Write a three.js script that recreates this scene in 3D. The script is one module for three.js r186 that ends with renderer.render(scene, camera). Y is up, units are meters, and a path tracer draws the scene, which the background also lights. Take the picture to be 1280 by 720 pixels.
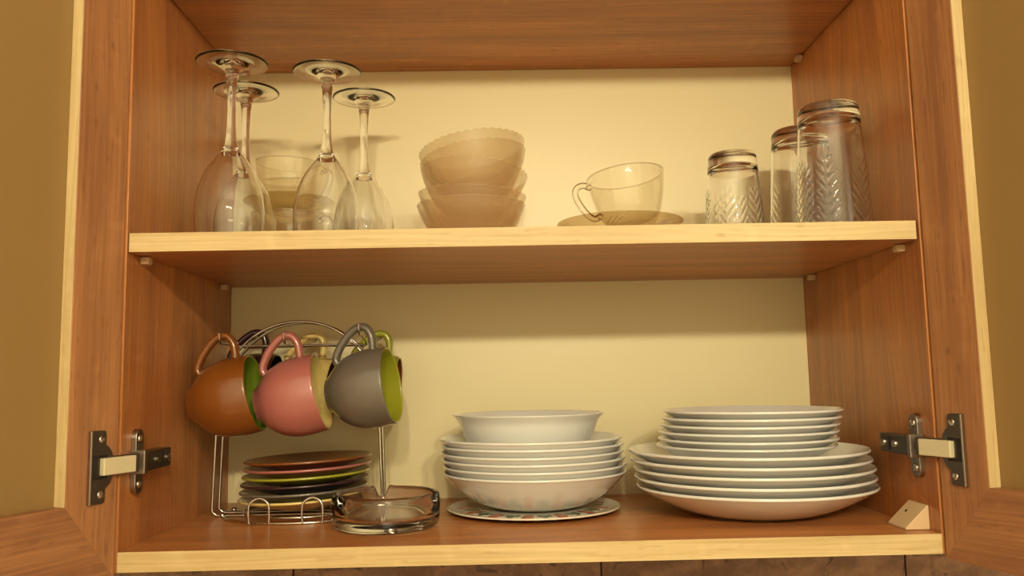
import * as THREE from 'three';
import { mergeGeometries, mergeVertices } from 'three/addons/utils/BufferGeometryUtils.js';
import { RoundedBoxGeometry } from 'three/addons/geometries/RoundedBoxGeometry.js';

// ---------------------------------------------------------------- camera, renderer, exposure
const scene = new THREE.Scene();
scene.background = new THREE.Color(0x000000);
const camera = new THREE.PerspectiveCamera(38.09, 16 / 9, 0.02, 30);
camera.rotation.order = 'YXZ';
camera.position.set(-0.0285, 0.1502, 0.7935);
camera.rotation.set(0.1101, -0.0172, -0.0194);
const renderer = new THREE.WebGLRenderer({ antialias: true });
renderer.toneMapping = THREE.LinearToneMapping;
renderer.toneMappingExposure = 1.0;
renderer.shadowMap.enabled = true;

// the kitchen's ceiling lamp: three warm bulbs behind and above the photographer
const BULBS = [[-0.05, 0.66, 1.58], [0.15, 0.70, 1.66], [0.33, 0.65, 1.56]];
const BULB_COLOR = new THREE.Color().setRGB(0.96, 0.875, 0.60);
const BULB_POWER = 1.17;

// ---------------------------------------------------------------- helpers
function rng(seed) { let s = seed >>> 0; return () => { s = (s + 0x6D2B79F5) >>> 0; let t = s; t = Math.imul(t ^ (t >>> 15), t | 1); t ^= t + Math.imul(t ^ (t >>> 7), t | 61); return ((t ^ (t >>> 14)) >>> 0) / 4294967296; }; }
const taken = new Map();
function numbered(name) { const k = taken.get(name) ?? 0; taken.set(name, k + 1); return k ? `${name}_${String(k).padStart(3, '0')}` : name; }
function shade(o) { o.traverse((m) => { if (m.isMesh) { m.castShadow = true; m.receiveShadow = true; } }); return o; }
function thing(name, label, category, group) {
  const o = new THREE.Group(); o.name = numbered(name); o.userData = { label, category };
  if (group) o.userData.group = group;
  scene.add(o); return o;
}
function part(name, geo, mat, parent, label) {
  const m = new THREE.Mesh(geo, mat); m.name = name; m.castShadow = m.receiveShadow = true;
  if (label) m.userData.label = label;
  parent.add(m); return m;
}
function copyThing(src, label) {
  const c = src.clone(); c.name = numbered(src.name.replace(/_\d{3}$/, '')); c.userData = { ...src.userData, label };
  scene.add(c); return c;
}
function struct(name, geo, mat) {
  const m = new THREE.Mesh(geo, mat); m.name = name; m.castShadow = m.receiveShadow = true; m.userData.kind = 'structure'; scene.add(m); return m;
}
const V2 = (x, y) => new THREE.Vector2(x, y), V3 = (x, y, z) => new THREE.Vector3(x, y, z);
// box between two corners with uv in metres along the grain axis (v runs along the grain)
function grainUV(g, axis, off = 0) {
  g = g.index ? g.toNonIndexed() : g;
  const p = g.attributes.position, n = g.attributes.normal, uv = new Float32Array(p.count * 2), q = [0, 0, 0];
  for (let i = 0; i < p.count; i++) {
    q[0] = p.getX(i); q[1] = p.getY(i); q[2] = p.getZ(i);
    const a = [Math.abs(n.getX(i)), Math.abs(n.getY(i)), Math.abs(n.getZ(i))];
    const o = [0, 1, 2].filter((k) => k !== axis);
    const c = a[axis] > 0.7 ? q[o[0]] : (a[o[0]] > a[o[1]] ? q[o[1]] : q[o[0]]);
    const along = a[axis] > 0.7 ? q[o[1]] : q[axis];
    uv[2 * i] = c + off; uv[2 * i + 1] = along + off * 1.7;
  }
  g.setAttribute('uv', new THREE.BufferAttribute(uv, 2));
  return g;
}
function board(x0, x1, y0, y1, z0, z1, axis, off = 0, r = 0.0006) {
  const g = new RoundedBoxGeometry(x1 - x0, y1 - y0, z1 - z0, 1, r);
  g.translate((x0 + x1) / 2, (y0 + y1) / 2, (z0 + z1) / 2);
  return grainUV(g, axis, off);
}
function tube(pts, r, seg = 40, rad = 8, closed = false, tension = 0.5) {
  return new THREE.TubeGeometry(new THREE.CatmullRomCurve3(pts.map((p) => V3(...p)), closed, 'catmullrom', tension), seg, r, rad, closed);
}
function capped(pts, r, seg = 40, rad = 8) {           // a wire with rounded ends
  const a = V3(...pts[0]), b = V3(...pts[pts.length - 1]);
  const s = new THREE.SphereGeometry(r, rad, 6);
  return mergeGeometries([tube(pts, r, seg, rad), s.clone().translate(a.x, a.y, a.z), s.clone().translate(b.x, b.y, b.z)]);
}
function lathe(pts, seg = 72) { return new THREE.LatheGeometry(pts.map(([x, y]) => V2(Math.max(x, 0.00001), y)), seg); }
// smooth a coarse profile
function spline(pts, n) { return new THREE.SplineCurve(pts.map(([x, y]) => V2(x, y))).getPoints(n).map((v) => [v.x, v.y]); }

// ---------------------------------------------------------------- procedural textures
function lattice(seed, w, h) { const r = rng(seed), a = new Float32Array(w * h); for (let i = 0; i < a.length; i++) a[i] = r(); return { a, w, h }; }
function vnoise(L, u, v) {                             // tileable value noise, u v in cells
  const x0 = Math.floor(u), y0 = Math.floor(v), fx = u - x0, fy = v - y0, sx = fx * fx * (3 - 2 * fx), sy = fy * fy * (3 - 2 * fy);
  const at = (x, y) => L.a[((y % L.h) + L.h) % L.h * L.w + ((x % L.w) + L.w) % L.w];
  return (at(x0, y0) * (1 - sx) + at(x0 + 1, y0) * sx) * (1 - sy) + (at(x0, y0 + 1) * (1 - sx) + at(x0 + 1, y0 + 1) * sx) * sy;
}
function dataTex(W, H, fn, srgb = true) {
  const d = new Uint8Array(W * H * 4);
  for (let y = 0; y < H; y++) for (let x = 0; x < W; x++) {
    const c = fn(x / W, y / H), i = (y * W + x) * 4;
    for (let k = 0; k < 3; k++) d[i + k] = Math.max(0, Math.min(255, c[k] * 255));
    d[i + 3] = 255;
  }
  const t = new THREE.DataTexture(d, W, H, THREE.RGBAFormat);
  t.wrapS = t.wrapT = THREE.RepeatWrapping; t.magFilter = THREE.LinearFilter; t.minFilter = THREE.LinearMipmapLinearFilter; t.generateMipmaps = true;
  if (srgb) t.colorSpace = THREE.SRGBColorSpace;
  t.needsUpdate = true; return t;
}
// wood: texture covers 0.5 m across the grain by 1 m along it
const fineL = lattice(11, 320, 10), finerL = lattice(12, 512, 40), midL = lattice(13, 26, 4), bandL = lattice(14, 9, 3), warpL = lattice(15, 6, 5), fleckL = lattice(16, 40, 60), poreL = lattice(17, 256, 64);
function woodValue(u, v) {
  const wv = vnoise(warpL, u * 6, v * 5) - 0.5, uu = u + wv * 0.045;
  const ring = 0.5 + 0.5 * Math.sin((uu * 9 + 1.8 * vnoise(bandL, uu * 9, v * 3)) * 6.283);
  const fine = vnoise(fineL, uu * 320, v * 10), finer = vnoise(finerL, uu * 512, v * 40), mid = vnoise(midL, uu * 26, v * 4), band = vnoise(bandL, uu * 9, v * 3);
  let f = vnoise(fleckL, u * 40 + v * 6, v * 60); f = f > 0.8 ? (f - 0.8) * 1.2 : 0;
  let p = vnoise(poreL, uu * 256, v * 64); p = p > 0.82 ? (p - 0.82) * 1.6 : 0;
  return 0.30 * fine + 0.14 * finer + 0.26 * mid + 0.18 * band + 0.12 * ring + f * 0.5 - p;
}
function mix3(a, b, t) { t = Math.max(0, Math.min(1, t)); return [a[0] + (b[0] - a[0]) * t, a[1] + (b[1] - a[1]) * t, a[2] + (b[2] - a[2]) * t]; }
const hex = (h) => [(h >> 16 & 255) / 255, (h >> 8 & 255) / 255, (h & 255) / 255];
function woodMat(dark, light, rough, lo = 0.22, hi = 0.78) {
  const map = dataTex(512, 1024, (u, v) => mix3(hex(dark), hex(light), (woodValue(u, v) - lo) / (hi - lo)));
  map.repeat.set(2, 1);
  return new THREE.MeshPhysicalMaterial({ map, roughness: rough, bumpMap: woodBump, bumpScale: 0.00012, specularIntensity: 1 });
}
const woodBump = dataTex(512, 1024, (u, v) => { const t = woodValue(u, v); return [t, t, t]; }, false); woodBump.repeat.set(2, 1);
const M = {};
M.wood = woodMat(0xa16438, 0xd38c4f, 0.32);
M.shadedDoorWood = woodMat(0x87583a, 0xb37d50, 0.45);  // door boards, shade put into the colour because the lamp overlights the doors
M.edge = woodMat(0xbd9f6c, 0xddc594, 0.5);
M.back = new THREE.MeshPhysicalMaterial({ color: 0xeedfb0, roughness: 0.38 });
M.pane = new THREE.MeshPhysicalMaterial({ color: 0xa88650, roughness: 0.55, transmission: 0.35, thickness: 0, ior: 1.45 });
M.steel = new THREE.MeshStandardMaterial({ color: 0xa39a90, metalness: 1, roughness: 0.3 });
M.darkSteel = new THREE.MeshStandardMaterial({ color: 0x6d665f, metalness: 1, roughness: 0.38 });
M.chrome = new THREE.MeshStandardMaterial({ color: 0xc9c4bc, metalness: 1, roughness: 0.16 });
M.hole = new THREE.MeshStandardMaterial({ color: 0x1c1612, roughness: 0.7 });
M.plastic = new THREE.MeshPhysicalMaterial({ color: 0xcfc2a0, roughness: 0.45 });
M.bracket = new THREE.MeshPhysicalMaterial({ color: 0xd3b48c, roughness: 0.5 });
M.pin = new THREE.MeshPhysicalMaterial({ color: 0xcfae86, roughness: 0.5 });
M.white = new THREE.MeshPhysicalMaterial({ color: 0xe3e2df, roughness: 0.2, clearcoat: 1, clearcoatRoughness: 0.09 });
M.glass = new THREE.MeshPhysicalMaterial({ color: 0xffffff, roughness: 0.0, transmission: 1, thickness: 0.01, ior: 1.5 });
M.thinGlass = new THREE.MeshPhysicalMaterial({ color: 0xfdfcf8, roughness: 0.0, transmission: 1, thickness: 0, ior: 1.5 });
M.pressed = new THREE.MeshPhysicalMaterial({ color: 0xfdf9f0, roughness: 0.43, transmission: 1, thickness: 0, ior: 1.5 });
M.wallpaint = new THREE.MeshStandardMaterial({ color: 0xf0e8d8, roughness: 0.9 });
M.ceilingpaint = new THREE.MeshStandardMaterial({ color: 0xf6f3ec, roughness: 0.95 });
M.grout = new THREE.MeshStandardMaterial({ color: 0x7a5c48, roughness: 0.95 });
const glaze = (c) => new THREE.MeshPhysicalMaterial({ color: c, roughness: 0.3, clearcoat: 1, clearcoatRoughness: 0.08 });
const stoneA = lattice(31, 24, 24), stoneB = lattice(32, 64, 64), stoneC = lattice(33, 160, 160);
const stoneMap = dataTex(512, 512, (u, v) => {
  const w = vnoise(stoneA, u * 24, v * 24), a = vnoise(stoneA, u * 24 + w * 2, v * 24 + 7), b = vnoise(stoneB, u * 64 + w * 3, v * 64), c = vnoise(stoneC, u * 160, v * 160);
  let t = 0.5 * a + 0.3 * b + 0.2 * c; let col = mix3(hex(0x70503c), hex(0x94705a), (t - 0.25) / 0.5);
  if (b > 0.72 && a < 0.6) col = mix3(col, hex(0x3d2a20), (b - 0.72) * 3.2);
  return col;
});
stoneMap.repeat.set(2, 2);
M.stone = new THREE.MeshPhysicalMaterial({ map: stoneMap, roughness: 0.45 });
const floorMap = dataTex(256, 256, (u, v) => mix3(hex(0xa98c70), hex(0xc4a88a), vnoise(stoneA, u * 24, v * 24)));
M.floor = new THREE.MeshStandardMaterial({ map: floorMap, roughness: 0.6 });

// ---------------------------------------------------------------- the room
const RX = 1.7, RZ = 2.6, FL = -1.42, CE = 1.18, BW = -0.337, T = 0.12;
const solid = (x0, x1, y0, y1, z0, z1) => { const g = new THREE.BoxGeometry(x1 - x0, y1 - y0, z1 - z0); g.translate((x0 + x1) / 2, (y0 + y1) / 2, (z0 + z1) / 2); return g; };
struct('floor', solid(-RX - T, RX + T, FL - T, FL, BW - T, RZ + T), M.floor);
struct('ceiling', solid(-RX - T, RX + T, CE, CE + T, BW - T, RZ + T), M.ceilingpaint);
const wallBack = struct('wall_back', solid(-RX - T, RX + T, FL, CE, BW - T, BW), M.wallpaint);
struct('wall_front', solid(-RX - T, RX + T, FL, CE, RZ, RZ + T), M.wallpaint);
struct('wall_left', solid(-RX - T, -RX, FL, CE, BW, RZ), M.wallpaint);
struct('wall_right', solid(RX, RX + T, FL, CE, BW, RZ), M.wallpaint);
{ // stone tiles of the splashback under the cabinet
  part('grout_bed', solid(-1.1, 1.3, -0.56, 0.1, BW, BW + 0.004), M.grout, wallBack);
  const S = 0.198, TW = 0.398, P = 0.2, r = rng(5), variants = [];
  for (let k = 0; k < 5; k++) {
    const g = new RoundedBoxGeometry(TW, S, 0.008, 1, 0.0012), uv = g.attributes.uv, p = g.attributes.position, ou = r(), ov = r();
    for (let i = 0; i < p.count; i++) uv.setXY(i, p.getX(i) + ou, p.getY(i) + ov);
    variants.push(g);
  }
  for (let j = 0; j < 3; j++) for (let i = 0; i < 6; i++) {
    const t = part('tile', variants[Math.floor(r() * 5)], M.stone, wallBack);
    t.position.set(-0.9 + i * 2 * P, -0.46 + j * P, BW + 0.006 + r() * 0.001);
  }
}

// ---------------------------------------------------------------- the cabinet
const W = 0.382, D = -0.3128, TB = 0.0183, S1 = 0.2975, S2 = 0.573 + TB, TOP = 0.864, DOOR_BOTTOM = -0.0215;
const cab = thing('wall_cabinet', 'oak-look wall cabinet with shelves, cream back and two open glazed doors', 'cabinet');
part('side_panel', board(-W - TB, -W, -TB, TOP + TB, D - 0.006, 0, 1, 0.13), M.wood, cab);
part('side_panel', board(W, W + TB, -TB, TOP + TB, D - 0.006, 0, 1, 0.57), M.wood, cab);
const bottom = part('bottom_panel', board(-W, W, -TB, 0, D, -0.001, 0, 0.3), M.wood, cab);
part('edge_band', board(-W, W, -TB, 0, -0.001, 0.0002, 0, 0.3, 0.0003), M.edge, bottom, 'pale front edge strip');
part('top_panel', board(-W, W, TOP, TOP + TB, D, 0, 0, 0.7), M.wood, cab);
part('back_panel', board(-W, W, -TB, TOP + TB, D - 0.006, D, 1, 0), M.back, cab, 'cream back panel');
for (const [y, off] of [[S1, 0.9], [S2, 0.44]]) {
  const s = part('shelf', board(-W + 0.001, W - 0.002, y - TB, y, D + 0.001, -0.003, 0, off), M.wood, cab);
  part('edge_band', board(-W + 0.001, W - 0.002, y - TB, y, -0.003, -0.0018, 0, off, 0.0003), M.edge, s, 'pale front edge strip');
  for (const [sx, z] of [[-1, -0.034], [1, -0.034], [-1, -0.272], [1, -0.272]]) {   // pins under each shelf corner
    const pin = new RoundedBoxGeometry(0.009, 0.0075, 0.011, 2, 0.002);
    pin.translate(sx * (W - 0.0045), y - TB - 0.0041, z);
    part('shelf_pin', pin, M.pin, cab);
  }
}
{ // corner block screwed into the right front corner of the cabinet floor
  const s = new THREE.Shape([V2(0, 0), V2(-0.0235, 0), V2(-0.0235, 0.0018), V2(-0.0015, 0.0225), V2(0, 0.0225)]);
  const g = new THREE.ExtrudeGeometry(s, { depth: 0.036, bevelEnabled: true, bevelSize: 0.0005, bevelThickness: 0.0005, bevelSegments: 2, bevelOffset: -0.0005 });
  g.translate(W - 0.0002, 0.0004, -0.057);
  const b = part('corner_block', g, M.bracket, cab, 'cream plastic wedge in the corner');
  const d = new THREE.CylinderGeometry(0.0016, 0.0016, 0.0006, 16); d.rotateZ(0.76); d.translate(W - 0.0105, 0.0146, -0.045);
  part('screw_hole', d, M.hole, b);
}
// doors ---------------------------------------------------------------------------
const ST = 0.054, RAIL = 0.07, DT = 0.02, DW = 0.396, DH = TOP + TB - DOOR_BOTTOM;
function makeDoor(side, deg) {
  const th = deg * Math.PI / 180, door = new THREE.Group(); door.name = 'door'; cab.add(door);
  const ex = side * Math.sin(th), ez = Math.cos(th);
  door.position.set(side * (W + 0.001), DOOR_BOTTOM, 0.004);
  door.rotation.y = Math.atan2(-ez, ex);
  const zs = -side;                                   // thickness runs away from the inner face
  const z0 = zs > 0 ? 0 : -DT;
  const ext = (pts, axis, off) => { const g = new THREE.ExtrudeGeometry(new THREE.Shape(pts.map((p) => V2(...p))), { depth: DT - 0.0006, bevelEnabled: true, bevelSize: 0.0003, bevelThickness: 0.0003, bevelOffset: -0.0003, bevelSegments: 1 }); g.translate(0, 0, z0 + 0.0003); return grainUV(g, axis, off); };
  const o = side > 0 ? 0.21 : 0.83;
  part('stile', ext([[0, 0], [ST, RAIL], [ST, DH - RAIL], [0, DH]], 1, o), M.shadedDoorWood, door);
  part('stile', ext([[DW, 0], [DW, DH], [DW - ST, DH - RAIL], [DW - ST, RAIL]], 1, o + 0.2), M.shadedDoorWood, door);
  part('rail', ext([[0, 0], [DW, 0], [DW - ST, RAIL], [ST, RAIL]], 0, o + 0.4), M.shadedDoorWood, door);
  part('rail', ext([[0, DH], [ST, DH - RAIL], [DW - ST, DH - RAIL], [DW, DH]], 0, o + 0.6), M.shadedDoorWood, door);
  const stripZ = zs > 0 ? [0.0004, 0.0125] : [-0.0125, -0.0004];
  part('edge_strip', board(ST, ST + 0.0008, RAIL, DH - RAIL, stripZ[0], stripZ[1], 1, 0.2, 0.0003), M.edge, door, 'pale strip along the glass opening');
  part('edge_strip', board(DW - ST - 0.0008, DW - ST, RAIL, DH - RAIL, stripZ[0], stripZ[1], 1, 0.5, 0.0003), M.edge, door, 'pale strip along the glass opening');
  part('glass_pane', solid(ST, DW - ST, RAIL, DH - RAIL, zs > 0 ? 0.0126 : -0.0166, zs > 0 ? 0.0166 : -0.0126), M.pane, door, 'frosted grey glass pane');
  return door;
}
const TL = 23, TR = 16;
makeDoor(-1, TL); makeDoor(1, TR);
// concealed hinges ------------------------------------------------------------------
function makeHinge(side, deg, y) {
  const h = new THREE.Group(); h.name = 'hinge'; h.position.set(side * W, y, 0); cab.add(h);
  const th = deg * Math.PI / 180, e = V3(side * Math.sin(th), 0, Math.cos(th)), n = V3(-side * Math.cos(th), 0, Math.sin(th));
  const m = new THREE.Matrix4().makeBasis(e, V3(0, 1, 0), e.clone().cross(V3(0, 1, 0))).setPosition(side * 0.001, 0, 0.004);
  const ns = e.clone().cross(V3(0, 1, 0)).dot(n) > 0 ? 1 : -1;         // local z sign of the inner face normal
  // flange: straight outer edge, rounded bulge to the hinge side
  const s = new THREE.Shape(); s.moveTo(0.0315, -0.0325); s.lineTo(0.0315, 0.0325); s.lineTo(0.018, 0.0325); s.quadraticCurveTo(0.0145, 0.0325, 0.0145, 0.029);
  s.lineTo(0.0145, 0.0195); s.quadraticCurveTo(0.0055, 0.015, 0.0052, 0); s.quadraticCurveTo(0.0055, -0.015, 0.0145, -0.0195); s.lineTo(0.0145, -0.029); s.quadraticCurveTo(0.0145, -0.0325, 0.018, -0.0325); s.closePath();
  const cup = new THREE.Path(); cup.moveTo(0.0285, -0.0105); cup.lineTo(0.0285, 0.0105); cup.lineTo(0.012, 0.0105); cup.lineTo(0.012, -0.0105); cup.closePath(); s.holes.push(cup);
  let g = new THREE.ExtrudeGeometry(s, { depth: 0.0012, bevelEnabled: true, bevelSize: 0.0005, bevelThickness: 0.0005, bevelOffset: -0.0005, bevelSegments: 2, curveSegments: 8 });
  g.translate(0, 0, ns > 0 ? 0.0005 : -0.0017); g.applyMatrix4(m); part('flange_plate', g, M.darkSteel, h);
  // raised outer lip of the flange and the dark cup behind the arm
  g = new RoundedBoxGeometry(0.0022, 0.065, 0.0042, 2, 0.0008); g.translate(0.0318, 0, ns * 0.0022); g.applyMatrix4(m); part('flange_lip', g, M.steel, h);
  g = new THREE.BoxGeometry(0.0168, 0.0212, 0.0008); g.translate(0.0203, 0, ns * 0.0006); g.applyMatrix4(m); part('cup', g, M.hole, h);
  for (const [sx, sy] of [[0.0195, 0.0245], [0.0195, -0.0245]]) {
    g = new THREE.SphereGeometry(0.0034, 16, 8, 0, Math.PI * 2, 0, Math.PI / 2); g.scale(1, 0.4, 1); g.rotateX(ns * Math.PI / 2); g.translate(sx, sy, ns * 0.0021); g.applyMatrix4(m); part('screw', g, M.chrome, h);
  }
  // arm: pale plastic cover on a steel link from the cup to the body on the side panel
  const a = V3(0.0215, 0, ns * 0.0035).applyMatrix4(m), b = V3(-side * 0.0125, 0, -0.018), dir = b.clone().sub(a), len = dir.length(); dir.normalize();
  const armM = new THREE.Matrix4().makeBasis(dir, V3(0, 1, 0), dir.clone().cross(V3(0, 1, 0))).setPosition(a);
  g = new RoundedBoxGeometry(len * 0.78, 0.0155, 0.006, 2, 0.0012); g.translate(len * 0.42, 0, 0); g.applyMatrix4(armM); part('arm_cover', g, M.plastic, h, 'cream plastic cover');
  g = new RoundedBoxGeometry(len + 0.006, 0.0175, 0.003, 1, 0.0008); g.translate(len * 0.5, 0, -side * -0.004); g.applyMatrix4(armM); part('link', g, M.darkSteel, h);
  // wing plate on the side panel with two screw lugs
  const w = new THREE.Shape(); w.moveTo(-0.0085, -0.0225); w.absarc(0, -0.0225, 0.0085, Math.PI, 0, false); w.lineTo(0.0085, 0.0225); w.absarc(0, 0.0225, 0.0085, 0, Math.PI, false); w.closePath();
  g = new THREE.ExtrudeGeometry(w, { depth: 0.0045, bevelEnabled: true, bevelSize: 0.0006, bevelThickness: 0.0006, bevelOffset: -0.0006, bevelSegments: 2, curveSegments: 8 });
  g.rotateY(-side * Math.PI / 2); g.translate(-side * 0.0002, 0, -0.03); part('mounting_plate', g, M.steel, h);
  for (const sy of [-0.0215, 0.0215]) {
    g = new THREE.SphereGeometry(0.0042, 16, 8, 0, Math.PI * 2, 0, Math.PI / 2); g.scale(1, 0.55, 1); g.rotateZ(side * Math.PI / 2); g.translate(-side * 0.0052, sy, -0.03); part('screw', g, M.chrome, h);
  }
  // body: folded steel channel
  g = new RoundedBoxGeometry(0.0135, 0.0185, 0.062, 2, 0.001); g.translate(-side * 0.0078, 0, -0.052); part('hinge_body', g, M.darkSteel, h);
  g = new RoundedBoxGeometry(0.0145, 0.0225, 0.006, 2, 0.001); g.translate(-side * 0.0078, 0, -0.0215); part('body_collar', g, M.steel, h);
  for (const z of [-0.05, -0.074]) {
    g = new THREE.CylinderGeometry(0.0038, 0.0042, 0.0022, 18); g.rotateZ(Math.PI / 2); g.translate(-side * 0.0155, 0, z); part('screw', g, M.chrome, h);
  }
  g = new THREE.BoxGeometry(0.0006, 0.0135, 0.0026); g.translate(-side * 0.0147, 0, -0.0625); part('slot', g, M.hole, h);
}
for (const [s, d] of [[-1, TL], [1, TR]]) for (const y of [0.0795, 0.78]) makeHinge(s, d, y);

// ---------------------------------------------------------------- stemware, upside down on the shelf
// profile from the rim (y = 0, on the shelf) up to the foot (y = H)
function goblet(label) {
  const t = thing('wine_glass', label, 'wine glass', 'upside down wine glasses');
  const outer = spline([[0.0322, 0], [0.0345, 0.014], [0.0357, 0.03], [0.0346, 0.046], [0.0306, 0.063], [0.0240, 0.078], [0.0165, 0.089], [0.0105, 0.0965]], 40);
  const inner = spline([[0.0098, 0.0945], [0.0155, 0.0875], [0.0228, 0.0768], [0.0292, 0.0622], [0.0332, 0.0458], [0.0343, 0.03], [0.0331, 0.014], [0.0309, 0.0002]], 36);
  part('bowl', lathe([...inner, [0.0311, -0.0005], [0.0320, -0.0005], ...outer], 80), M.glass, t);
  part('stem', lathe([[0.0001, 0.0915], [0.006, 0.0925], ...spline([[0.0104, 0.0966], [0.0072, 0.1022], [0.0056, 0.112], [0.0046, 0.128], [0.0044, 0.15], [0.0052, 0.17], [0.0068, 0.181]], 30)], 48), M.glass, t);
  part('foot', lathe([[0.0068, 0.181], [0.0075, 0.1822], [0.0078, 0.1838], [0.0072, 0.185], [0.0092, 0.1862], ...spline([[0.0092, 0.1862], [0.014, 0.1895], [0.024, 0.1922], [0.0362, 0.1932]], 14).slice(1), [0.0372, 0.1936], [0.0374, 0.1942], [0.0370, 0.1948], [0.035, 0.1951], ...spline([[0.035, 0.1951], [0.022, 0.1948], [0.010, 0.1938], [0.00001, 0.1932]], 12).slice(1)], 80), M.glass, t);
  return t;
}
const gobletSpots = [
  [-0.3075, -0.070, 'upside down wine glass at the front, nearest the left side panel'],
  [-0.319, -0.158, 'upside down wine glass at the back, nearest the left side panel'],
  [-0.2125, -0.099, 'upside down wine glass at the front, second from the left side panel'],
  [-0.186, -0.186, 'upside down wine glass at the back, nearest the ribbed glass bowls'],
];
const goblet0 = goblet(gobletSpots[0][2]);
gobletSpots.forEach(([x, z, label], i) => { const g = i ? copyThing(goblet0, label) : goblet0; g.position.set(x, S1 + 0.0006, z); g.rotation.y = i * 1.1; });

// ---------------------------------------------------------------- glass tea cups
M.cupGlass = new THREE.MeshPhysicalMaterial({ color: 0xece3cf, roughness: 0.02, transmission: 1, thickness: 0, ior: 1.5 });
function glassCup(label) {
  const t = thing('glass_cup', label, 'cup');
  const outer = spline([[0.0001, 0.001], [0.020, 0.001], [0.0245, 0], [0.0275, 0.003], [0.0338, 0.014], [0.0392, 0.032], [0.0422, 0.047], [0.0432, 0.057]], 40);
  const inner = spline([[0.0420, 0.057], [0.0408, 0.047], [0.0378, 0.032], [0.0320, 0.0145], [0.025, 0.0062], [0.012, 0.0048], [0.0001, 0.0045]], 36);
  part('bowl', lathe([...outer, [0.0429, 0.0578], [0.0423, 0.0578], ...inner], 80), M.thinGlass, t);
  const bead = new THREE.TorusGeometry(0.0426, 0.0007, 8, 80); bead.rotateX(Math.PI / 2); bead.translate(0, 0.0577, 0); part('rim', bead, M.glass, t);
  part('handle', capped([[0.0428, 0.048, 0], [0.050, 0.0505, 0], [0.0575, 0.047, 0], [0.059, 0.038, 0], [0.0545, 0.026, 0], [0.0475, 0.0155, 0], [0.041, 0.0115, 0], [0.035, 0.0135, 0]], 0.0036, 44, 12), M.glass, t);
  return t;
}
const reliefLine = capped([[0.036, 0.0052, 0.0], [0.050, 0.0122, -0.010], [0.062, 0.0176, -0.022]], 0.0006, 10, 6);
function glassSaucer(label) {
  const t = thing('glass_saucer', label, 'saucer');
  const under = spline([[0.0001, 0.001], [0.024, 0.001], [0.026, 0], [0.029, 0.0015], [0.044, 0.0085], [0.058, 0.0165], [0.0685, 0.0205]], 36);
  const upper = spline([[0.0688, 0.0228], [0.057, 0.0192], [0.043, 0.0112], [0.030, 0.0046], [0.022, 0.0036], [0.0001, 0.0034]], 34);
  for (let k = 0; k < 6; k++) for (const d of [-0.09, 0, 0.09]) {   // pressed triple lines on the underside
    const line = part('relief_line', reliefLine, M.glass, t); line.rotation.y = -(k * 1.047 + d);
  }
  part('dish', lathe([...under, [0.0694, 0.0213], [0.0695, 0.0222], ...upper], 96), M.cupGlass, t);
  return t;
}
const saucerA = glassSaucer('glass saucer beneath the tilted glass cup on the shelf');
saucerA.position.set(0.1075, S1 + 0.0004, -0.113);
const cupA = glassCup('clear glass cup tilted on a saucer, handle to the left');
cupA.position.set(0.1215, S1 + 0.0195, -0.113);
cupA.quaternion.setFromEuler(new THREE.Euler(-0.09, 0, 0.10)).multiply(new THREE.Quaternion().setFromAxisAngle(V3(0, 1, 0), Math.PI + 0.12));
for (const [y, label] of [[0.0004, 'small glass saucer under the lower cup behind the wine glasses'], [0.0665, 'small glass saucer between the two stacked cups behind the wine glasses']]) {
  const o = copyThing(saucerA, label); for (const c of [...o.children]) if (c.name === 'relief_line') o.remove(c);   // too small and hidden to show
  o.scale.setScalar(0.8); o.position.set(-0.289, S1 + y, -0.25); o.rotation.y = y * 20;
}
const cupB = copyThing(cupA, 'lower glass cup of the stack behind the wine glasses'); cupB.position.set(-0.289, S1 + 0.0072, -0.25); cupB.rotation.set(0, -0.35, 0);
const cupC = copyThing(cupA, 'upper glass cup of the stack behind the wine glasses'); cupC.position.set(-0.292, S1 + 0.0737, -0.25); cupC.rotation.set(0, -0.3, -0.05);

// ---------------------------------------------------------------- ribbed glass bowls
function ribbedBowl(label) {
  const t = thing('glass_bowl', label, 'bowl', 'stacked ribbed glass bowls');
  const prof = [...spline([[0.0001, 0.0005], [0.030, 0.0005], [0.0335, 0.0005], [0.038, 0.004], [0.0475, 0.018], [0.0545, 0.031], [0.0592, 0.0435]], 30), [0.0598, 0.0448], [0.0590, 0.0452],
    ...spline([[0.0581, 0.0445], [0.0531, 0.031], [0.0461, 0.019], [0.036, 0.0058], [0.031, 0.0034], [0.0001, 0.0032]], 28)];
  const g = lathe(prof, 192), p = g.attributes.position;
  for (let i = 0; i < p.count; i++) {
    const x = p.getX(i), z = p.getZ(i), r = Math.hypot(x, z), a = Math.atan2(z, x), k = Math.max(0, (r - 0.034) / 0.025), s = Math.abs(Math.sin(a * 20));
    const f = 1 + 0.010 * k * (s - 0.5); p.setX(i, x * f); p.setZ(i, z * f); p.setY(i, p.getY(i) + 0.0013 * k * k * k * (s - 0.5));
  }
  g.computeVertexNormals();
  part('dish', g, M.pressed, t); return t;
}
const bowlSpots = [
  [-0.0565, 0.0004, -0.118, 0.0, 0.0, 'lowest ribbed glass bowl in the stack on the shelf'],
  [-0.057, 0.0118, -0.118, 0.0, -0.045, 'second ribbed glass bowl from the bottom of the stack'],
  [-0.056, 0.0375, -0.118, -0.10, -0.075, 'third ribbed glass bowl from the bottom, tilted down to the right'],
  [-0.0475, 0.0565, -0.120, -0.09, 0.14, 'ribbed glass bowl just beneath the topmost bowl of the stack'],
  [-0.0485, 0.067, -0.120, -0.09, 0.145, 'topmost ribbed glass bowl of the stack, tilted up to the right'],
];
const bowl0 = ribbedBowl(bowlSpots[0][5]);
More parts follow.
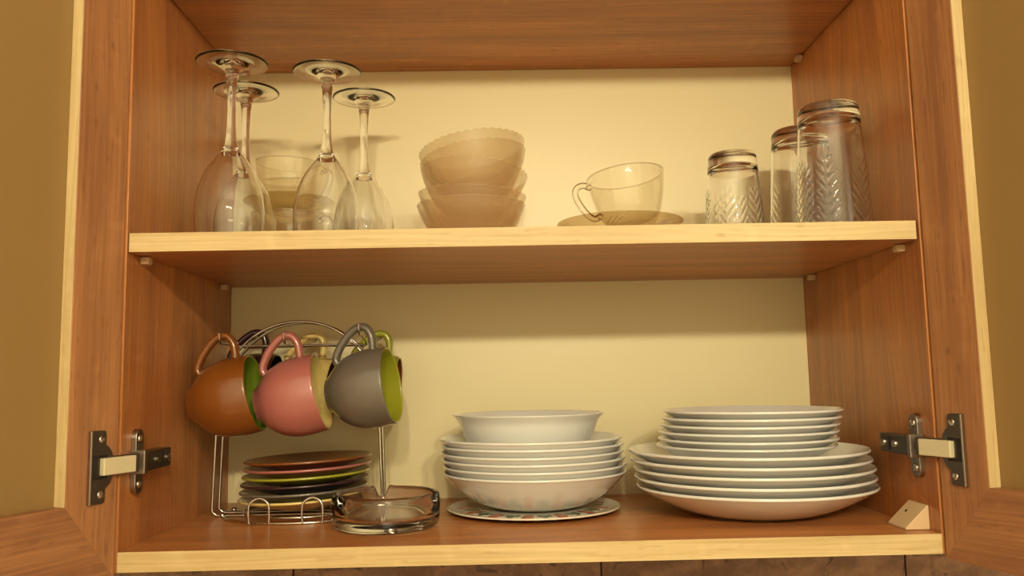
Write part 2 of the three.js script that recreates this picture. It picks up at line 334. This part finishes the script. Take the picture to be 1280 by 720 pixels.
bowlSpots.forEach(([x, y, z, rx, rz, label], i) => { const b = i ? copyThing(bowl0, label) : bowl0; b.position.set(x, S1 + y, z); b.rotation.set(rx, i * 0.4, rz, 'ZXY'); });

// ---------------------------------------------------------------- tumblers, upside down
function tumbler(label, H, rb, rr, group) {
  const t = thing('tumbler', label, 'drinking glass', group);
  const rows = 70, seg = 168, base = 0.013, pos = [], idx = [], add = (r, y) => { for (let j = 0; j <= seg; j++) { const a = j / seg * Math.PI * 2; let rad = typeof r === 'function' ? r(a, y) : r; pos.push(Math.sin(a) * rad, y, Math.cos(a) * rad); } };
  const rad = (y) => rr + (rb - rr) * Math.pow(y / H, 1.25);
  const relief = (a, y) => {                           // pressed leaf sprays near the rim
    const q = ((a / (Math.PI * 2) * 6) % 1) - 0.5, h = y / H; if (h > 0.62) return 0;
    const fade = Math.min(1, (0.62 - h) / 0.1) * Math.min(1, h / 0.05), lim = 0.42 * (1 - h * 0.75);
    if (Math.abs(q) > lim) return 0;
    const s = Math.sin((h * 0.145 / 0.0105 * (H / 0.145) - Math.abs(q) * 4.2) * Math.PI * 2);
    return fade * 0.00075 * Math.max(0, s) * (1 - Math.abs(q) / lim * 0.5);
  };
  let n = 0; const ring = (r, y) => { add(r, y); n++; };
  ring(rr - 0.0016, 0.0002); ring(rr - 0.0008, -0.0002); ring(rr - 0.0002, 0.0004);
  for (let i = 0; i <= rows; i++) { const y = 0.001 + (H - 0.005) * i / rows; ring((a) => rad(y) + relief(a, y), y); }
  ring(rad(H) - 0.0006, H - 0.002); ring(rad(H) - 0.002, H - 0.0005); ring(rad(H) - 0.004, H); ring(rad(H) - 0.007, H - 0.0008); ring(0.006, H - 0.0016); ring(0.00002, H - 0.0016);
  ring(0.00002, H - base); ring(rad(H) - 0.011, H - base - 0.0002); ring(rad(H) - 0.006, H - base - 0.0018); ring(rad(H) - 0.0038, H - base - 0.005);
  for (let i = rows; i >= 0; i -= 2) { const y = 0.001 + (H - base - 0.009) * i / rows; ring(rad(y) - 0.0022, y); }
  ring(rr - 0.0016, 0.0002);
  for (let i = 0; i < n - 1; i++) for (let j = 0; j < seg; j++) { const a = i * (seg + 1) + j, b = a + seg + 1; idx.push(a, a + 1, b, b, a + 1, b + 1); }
  let g = new THREE.BufferGeometry(); g.setAttribute('position', new THREE.Float32BufferAttribute(pos, 3)); g.setIndex(idx);
  g = mergeVertices(g, 1e-6); g.computeVertexNormals();
  part('glass_body', g, M.glass, t); return t;
}
const tumA = tumbler('small upside down tumbler, shortest of the three glasses', 0.1, 0.0262, 0.0325);
tumA.position.set(0.2375, S1 + 0.0005, -0.12);
const tumB = tumbler('tall upside down tumbler in front, against the right side panel', 0.1435, 0.0315, 0.0392, 'tall upside down tumblers');
tumB.position.set(0.337, S1 + 0.0005, -0.09);
const tumC = copyThing(tumB, 'tall upside down tumbler at the back, half hidden by another'); tumC.position.set(0.3365, S1 + 0.0005, -0.178); tumC.rotation.y = 0.4;

// ---------------------------------------------------------------- crockery
function plateGeo(R, H, foot, floorT, rimT, p = 1.7, seg = 128) {
  const n = 22, q = rimT / 2, E = R - q, rim = [], under = [[0, 0.0016], [foot - 0.006, 0.0016], [foot - 0.0045, 0.0004], [foot - 0.003, 0], [foot - 0.001, 0], [foot + 0.0006, 0.0009]], upper = [];
  const low = (k) => 0.0012 + (H - rimT - 0.0012) * Math.pow(k, p);
  for (let i = 1; i <= n; i++) under.push([foot + (E - foot) * i / n, low(i / n)]);
  for (let i = 1; i < 10; i++) { const a = -Math.PI / 2 + Math.PI * i / 10; rim.push([E + q * Math.cos(a), H - q + q * Math.sin(a)]); }
  for (let i = n; i >= 0; i--) { const k = i / n; upper.push([foot + (E - foot) * k, low(k) + rimT + Math.max(0, floorT - 0.0012 - rimT) * Math.exp(-k * 9)]); }
  upper.push([foot * 0.6, floorT - 0.0003], [0, floorT - 0.0004]);
  return lathe([...under, ...rim, ...upper], seg);
}
const ord = ['lowest', 'second from the bottom', 'third from the bottom', 'fourth from the bottom', 'fifth from the bottom', 'topmost'];
function plateStack(name, category, group, geo, mat, spots, labels) {
  let first;
  spots.forEach(([x, y, z, rx = 0, rz = 0], i) => {
    let o;
    if (!i) { o = first = thing(name, labels[0], category, group); part('dish', geo, mat, o); } else o = copyThing(first, labels[i]);
    o.position.set(x, y, z); o.rotation.set(rx, i * 1.3, rz);
  });
}
// right: five dinner plates and six dessert plates on them
const jit = rng(77), j = (a) => (jit() - 0.5) * a;
const dinnerSp = 0.0097, dinnerGeo = plateGeo(0.1285, 0.0325, 0.058, 0.0092, 0.0034, 1.55, 160);
plateStack('dinner_plate', 'plate', 'white dinner plates', dinnerGeo, M.white,
  [0, 1, 2, 3, 4].map((i) => [0.2505 - i * 0.002 + j(0.002), 0.0004 + i * dinnerSp, -0.14 + j(0.003), 0, j(0.006)]),
  [0, 1, 2, 3, 4].map((i) => `large white dinner plate, ${i === 4 ? 'topmost' : ord[i]} of the five in the right stack`));
const dessertSp = 0.0075, dessertGeo = plateGeo(0.097, 0.0275, 0.045, 0.0071, 0.003, 1.5, 128), dessertY = 4 * dinnerSp + 0.0101;
plateStack('dessert_plate', 'plate', 'white dessert plates', dessertGeo, M.white,
  [0, 1, 2, 3, 4, 5].map((i) => [0.243 + i * 0.0016 + j(0.002), dessertY + i * dessertSp, -0.14 + j(0.003), 0, j(0.006)]),
  [0, 1, 2, 3, 4, 5].map((i) => `small white dessert plate, ${ord[i]} of the six on the dinner plates`));
// middle: patterned plate, six soup plates, bowl
{
  const cv = document.createElement('canvas'); cv.width = 1024; cv.height = 128; const c = cv.getContext('2d');
  c.fillStyle = '#e6dccb'; c.fillRect(0, 0, 1024, 128);
  const r = rng(9);
  for (let i = 0; i < 26; i++) {
    const x = (i + 0.5) * 1024 / 26;
    const blob = (px, py, a, b, col) => { c.fillStyle = col; c.beginPath(); c.ellipse(px, py, a, b, 0, 0, Math.PI * 2); c.fill(); };
    if (i % 2) { for (let k = 0; k < 5; k++) blob(x + Math.cos(k * 1.26) * 8, 68 + Math.sin(k * 1.26) * 17, 7, 14, k % 2 ? '#a83424' : '#c04a36'); blob(x, 68, 5, 8, '#d8a040'); } else { for (let k = -1; k <= 1; k++) blob(x + k * 11, 66 + Math.abs(k) * 9 + r() * 4, 9, 16, k ? '#3f7048' : '#2c5a44'); }
  }
  c.fillStyle = '#8a7858'; c.fillRect(0, 8, 1024, 5);
  const map = new THREE.CanvasTexture(cv); map.colorSpace = THREE.SRGBColorSpace; map.wrapS = THREE.RepeatWrapping;
  const g = plateGeo(0.1, 0.0064, 0.080, 0.0044, 0.0022, 1.4, 128), p = g.attributes.position, uv = g.attributes.uv;
  for (let i = 0; i < p.count; i++) { const rr = Math.hypot(p.getX(i), p.getZ(i)); uv.setY(i, rr > 0.056 ? 0.95 - (0.1 - rr) / 0.044 * 0.9 : 0.01); }
  const o = thing('floral_plate', 'plate with a red and green floral band under the soup plates', 'plate');
  part('dish', g, new THREE.MeshPhysicalMaterial({ map, roughness: 0.2, clearcoat: 0.6, clearcoatRoughness: 0.05 }), o);
  o.position.set(0.0085, 0.0004, -0.194);
}
const soupSp = 0.0077, soupGeo = plateGeo(0.1065, 0.0405, 0.05, 0.0073, 0.003, 1.75, 160);
plateStack('soup_plate', 'plate', 'white soup plates', soupGeo, M.white,
  [0, 1, 2, 3, 4, 5].map((i) => [0.0115 - i * 0.001 + j(0.0018), 0.0060 + i * soupSp, -0.193 + j(0.002), 0, j(0.005)]),
  [0, 1, 2, 3, 4, 5].map((i) => `deep white soup plate, ${ord[i]} of the six in the middle stack`));
{
  const o = thing('white_bowl', 'white bowl with a flared rim on top of the soup plates', 'bowl');
  const outer = spline([[0.0001, 0.0012], [0.034, 0.0012], [0.0365, 0], [0.040, 0.0006], [0.058, 0.009], [0.069, 0.022], [0.0765, 0.038], [0.0815, 0.050], [0.0875, 0.0575]], 50);
  const inner = spline([[0.0868, 0.0592], [0.0795, 0.0515], [0.0738, 0.039], [0.066, 0.024], [0.055, 0.0125], [0.036, 0.006], [0.0001, 0.0055]], 46);
  part('dish', lathe([...outer, [0.0886, 0.0587], [0.0884, 0.0594], [0.0877, 0.0597], ...inner], 128), M.white, o);
  o.position.set(0.0045, 0.0060 + 5 * soupSp + 0.0078, -0.193);
}

// ---------------------------------------------------------------- rack with mugs and saucers
const RZ0 = -0.207, RX0 = -0.2625;
const rack = thing('mug_rack', 'chrome wire rack holding six hanging mugs over stacked saucers', 'mug rack');
{
  const wr = 0.0016;
  for (const z of [-0.188, -0.212]) {
    const half = [[-0.097, 0.012], [-0.0955, 0.06], [-0.0935, 0.11], [-0.089, 0.150], [-0.073, 0.187], [-0.04, 0.2145]], full = [...half, [0, 0.2235], ...half.slice().reverse().map(([x, y]) => [-x, y])];
    part('frame', tube([[-0.085, 0.0026, z], [-0.092, 0.0032, z], [-0.0958, 0.0065, z], ...full.map(([x, y]) => [x, y, z]), [0.0958, 0.0065, z], [0.092, 0.0032, z], [0.085, 0.0026, z]].map(([x, y, zz]) => [x + RX0, y, zz]), wr, 160, 8), M.chrome, rack);
    part('cross_wire', capped([[RX0 - 0.086, 0.0026, z], [RX0, 0.0026, z], [RX0 + 0.086, 0.0026, z]], wr, 20, 8), M.chrome, rack);
  }
  const circle = (r, y, n = 40) => Array.from({ length: n }, (_, i) => [RX0 + 0.003 + Math.sin(i / n * 6.2832) * r, y, RZ0 + Math.cos(i / n * 6.2832) * r]);
  part('base_ring', tube(circle(0.067, 0.0058), wr, 120, 8, true), M.chrome, rack);
  part('base_ring', tube([[-0.084, 0.0016, 0.02], [-0.07, 0.0016, 0.045], [-0.035, 0.0016, 0.070], [0.003, 0.0016, 0.077], [0.04, 0.0016, 0.070], [0.074, 0.0016, 0.045], [0.086, 0.0016, 0.02]].map(([x, y, z]) => [RX0 + x, y, RZ0 + z]), wr, 60, 8), M.chrome, rack);
  for (const [sx, sz] of [[-1, 1], [1, 1], [-1, -1], [1, -1]]) { const s = new THREE.SphereGeometry(0.0032, 14, 10); s.translate(RX0 + sx * 0.0845, 0.0034, RZ0 + sz * 0.021); part('foot', s, M.chrome, rack); }
  for (const x of [-0.0275, 0.03]) {                     // upright loops that keep the saucers in
    const zf = RZ0 + 0.0765;
    part('guard_loop', capped([[-0.0105, 0.0018, 0], [-0.0112, 0.012, 0.001], [-0.0095, 0.0235, 0.001], [0, 0.0285, 0], [0.0095, 0.0235, 0.001], [0.0112, 0.012, 0.001], [0.0105, 0.0018, 0]].map(([a, b, c]) => [RX0 + x + a, b, zf + c]), 0.0014, 48, 8), M.chrome, rack);
  }
  for (const z of [-0.188, -0.212]) part('hook_bar', capped([[RX0 - 0.071, 0.1955, z], [RX0, 0.1955, z], [RX0 + 0.0745, 0.1955, z]], 0.0013, 10, 8), M.chrome, rack);
}
function mug(label, out, inn) {
  const t = thing('mug', label, 'mug', 'mugs hanging on the wire rack');
  const mo = glaze(out), mi = glaze(inn);
  const outer = spline([[0.0001, 0.0014], [0.0165, 0.0014], [0.0188, 0], [0.0202, 0.0022], [0.0235, 0.0055], [0.0325, 0.0145], [0.0395, 0.0265], [0.0432, 0.041], [0.0438, 0.054], [0.0428, 0.0695]], 60);
  const inner = spline([[0.0402, 0.0702], [0.0409, 0.054], [0.0402, 0.041], [0.0366, 0.0275], [0.030, 0.0165], [0.019, 0.0075], [0.0001, 0.0055]], 50);
  part('body', lathe([...outer, [0.0424, 0.0708], [0.0415, 0.0713]], 96), mo, t);
  part('lining', lathe([[0.0415, 0.0713], [0.0406, 0.071], ...inner], 96), mi, t, 'differently coloured glazed inside');
  const hpts = [[0.0305, 0.0150], [0.0385, 0.0125], [0.0500, 0.0185], [0.0615, 0.0290], [0.0685, 0.0400], [0.0680, 0.0500], [0.0590, 0.0555], [0.0480, 0.0560], [0.0415, 0.0550]];
  const h = tube(hpts.map(([x, y]) => [x, y, 0]), 0.0045, 60, 14); h.scale(1, 1, 1.35);
  part('handle', h, mo, t);
  return t;
}
// hang: opening towards +x and up by tilt, handle up
function hang(m, x, y, z, tilt, yaw = 0, roll = 0) {
  const c = Math.cos(tilt), s = Math.sin(tilt), b = new THREE.Matrix4().makeBasis(V3(-s, c, 0), V3(c, s, 0), V3(0, 0, -1));
  m.quaternion.setFromRotationMatrix(b);
  if (roll) m.quaternion.premultiply(new THREE.Quaternion().setFromAxisAngle(V3(c, s, 0), roll));
  if (yaw) m.quaternion.premultiply(new THREE.Quaternion().setFromAxisAngle(V3(0, 1, 0), yaw));
  m.position.set(x, y, z);
}
const COL = { brown: 0x7c4414, pink: 0xa9635d, grey: 0x686058, plum: 0x301420, cream: 0xe2c87c, lime: 0x9a9a28, green: 0x7d9228 };
const mugs = [
  ['brown mug with a green inside, hanging in front by the side panel', COL.brown, COL.green, -0.3669, 0.1287, -0.14, 0.19, 0],
  ['pink mug with a yellow inside, hanging in front in the middle', COL.pink, COL.cream, -0.2949, 0.1272, -0.14, 0.21, 0],
  ['grey mug with a lime inside, hanging in front on the right', COL.grey, COL.lime, -0.2170, 0.1376, -0.1445, 0.14, -0.13],
  ['dark plum mug hanging behind the brown and pink mugs', COL.plum, COL.plum, -0.3775, 0.1477, -0.258, -0.03, 0],
  ['cream yellow mug hanging behind the pink mug', COL.cream, COL.brown, -0.3090, 0.1460, -0.258, -0.1, 0],
  ['lime green mug hanging behind the grey mug', COL.lime, COL.brown, -0.2270, 0.1470, -0.258, -0.1, 0],
];
const hooks = [];
for (const [label, out, inn, x, y, z, tilt, yaw] of mugs) {
  const m = mug(label, out, inn); hang(m, x, y, z, tilt, yaw);
  m.updateMatrixWorld(true); hooks.push(V3(0.0629, 0.0435, 0).applyMatrix4(m.matrixWorld));
}
for (const h of hooks) {                                 // one hook under each handle
  const f = h.z > RZ0 ? 1 : -1, zb = f > 0 ? -0.188 : -0.212, y = h.y - 0.0014;
  part('hook', capped([[h.x, 0.1955, zb], [h.x, (0.1955 + y) / 2, zb + f * 0.012], [h.x, y, h.z - f * 0.006], [h.x, y - 0.0003, h.z + f * 0.002], [h.x, y + 0.003, h.z + f * 0.0085], [h.x, y + 0.010, h.z + f * 0.0105]], 0.0013, 30, 8), M.chrome, rack);
}
{ // saucers in the mugs' colours
  const g = plateGeo(0.0735, 0.0145, 0.034, 0.0052, 0.003, 1.35, 112);
  const list = [['cream yellow', COL.cream, 'lowest of the coloured saucers in the rack'], ['grey', COL.grey, 'second from the bottom in the rack'], ['dark plum', COL.plum, 'third from the bottom in the rack'], ['lime green', COL.lime, 'third from the top in the rack'], ['pink', COL.pink, 'second from the top in the rack'], ['brown', COL.brown, 'topmost of the coloured saucers in the rack']];
  list.forEach(([c, col, where], i) => {
    const o = thing('saucer', `${c} saucer, ${where}`, 'saucer', 'coloured saucers in the wire rack'); part('dish', g, glaze(col), o);
    o.position.set(RX0 + 0.003 + i * 0.0012 + j(0.002), 0.0083 + i * 0.0086, RZ0 + j(0.002)); o.rotation.z = 0.035;
  });
}

// ---------------------------------------------------------------- ashtray
{
  const o = thing('ashtray', 'round clear glass ashtray with notched rim at the front', 'ashtray');
  const prof = [...spline([[0.0001, 0.0014], [0.040, 0.0014], [0.046, 0.0004], [0.051, 0.0006], [0.0548, 0.004], [0.0562, 0.010], [0.0568, 0.022], [0.0562, 0.031]], 40), [0.0558, 0.0335], [0.0545, 0.0352], [0.0525, 0.0355], [0.0508, 0.0346],
    ...spline([[0.0500, 0.0325], [0.0488, 0.022], [0.0468, 0.0135], [0.042, 0.0095], [0.030, 0.0088], [0.0001, 0.0088]], 34)];
  const g = lathe(prof, 240), p = g.attributes.position;
  for (let i = 0; i < p.count; i++) {
    const x = p.getX(i), y = p.getY(i), z = p.getZ(i), r = Math.hypot(x, z); if (r < 0.044 || y < 0.018) continue;
    let a = Math.atan2(x, -z) + 0.12; const q = Math.PI * 2 / 3; a = ((a % q) + q) % q; if (a > q / 2) a -= q;
    const w = a * 0.053 / 0.0062, dip = 0.0105 * Math.exp(-(w ** 4)), k = (y - 0.018) / 0.0175;
    p.setY(i, y - dip * k + 0.0009 * k * Math.exp(-(((Math.abs(a * 0.053) - 0.0100) / 0.004) ** 2)));
  }
  g.computeVertexNormals();
  part('dish', g, M.glass, o); o.position.set(-0.150, 0.0004, -0.1055); o.rotation.y = 0.1;
}

// ---------------------------------------------------------------- the ceiling lamp (behind the camera)
{
  const o = thing('ceiling_lamp', 'three-armed ceiling lamp with round glowing bulbs behind the viewer', 'lamp');
  const hub = V3(0.15, 0.86, 1.6);
  part('rod', capped([[hub.x, CE - 0.01, hub.z], [hub.x, 1.0, hub.z], [hub.x, hub.y, hub.z]], 0.008, 8, 12), M.steel, o);
  const rose = lathe([[0, CE - 0.035], [0.03, CE - 0.033], [0.055, CE - 0.015], [0.06, CE - 0.001], [0, CE - 0.001]], 32); rose.translate(hub.x, 0, hub.z); part('ceiling_rose', rose, M.steel, o);
  const glow = new THREE.MeshStandardMaterial({ color: 0xfff0d8, emissive: new THREE.Color().setRGB(0.96, 0.875, 0.60), emissiveIntensity: 130 });
  for (const [x, y, z] of BULBS) {
    part('arm', capped([[hub.x, hub.y, hub.z], [(hub.x + x) / 2, hub.y + 0.01, (hub.z + z) / 2], [x, y + 0.12, z], [x, y + 0.075, z]], 0.006, 24, 10), M.steel, o);
    const s = lathe([[0, y + 0.09], [0.018, y + 0.088], [0.02, y + 0.026], [0, y + 0.026]], 20); s.translate(x, 0, z); part('socket', s, M.steel, o);
    const b = new THREE.SphereGeometry(0.03, 24, 16); b.translate(x, y, z); const bm = part('bulb', b, glow, o); bm.castShadow = false;
    const L = new THREE.PointLight(BULB_COLOR, BULB_POWER, 0, 2); L.position.set(x, y, z); L.castShadow = true; L.shadow.radius = 1.45; L.shadow.mapSize.set(2048, 2048); L.shadow.bias = -0.0005; o.add(L);
  }
}
renderer.render(scene, camera);
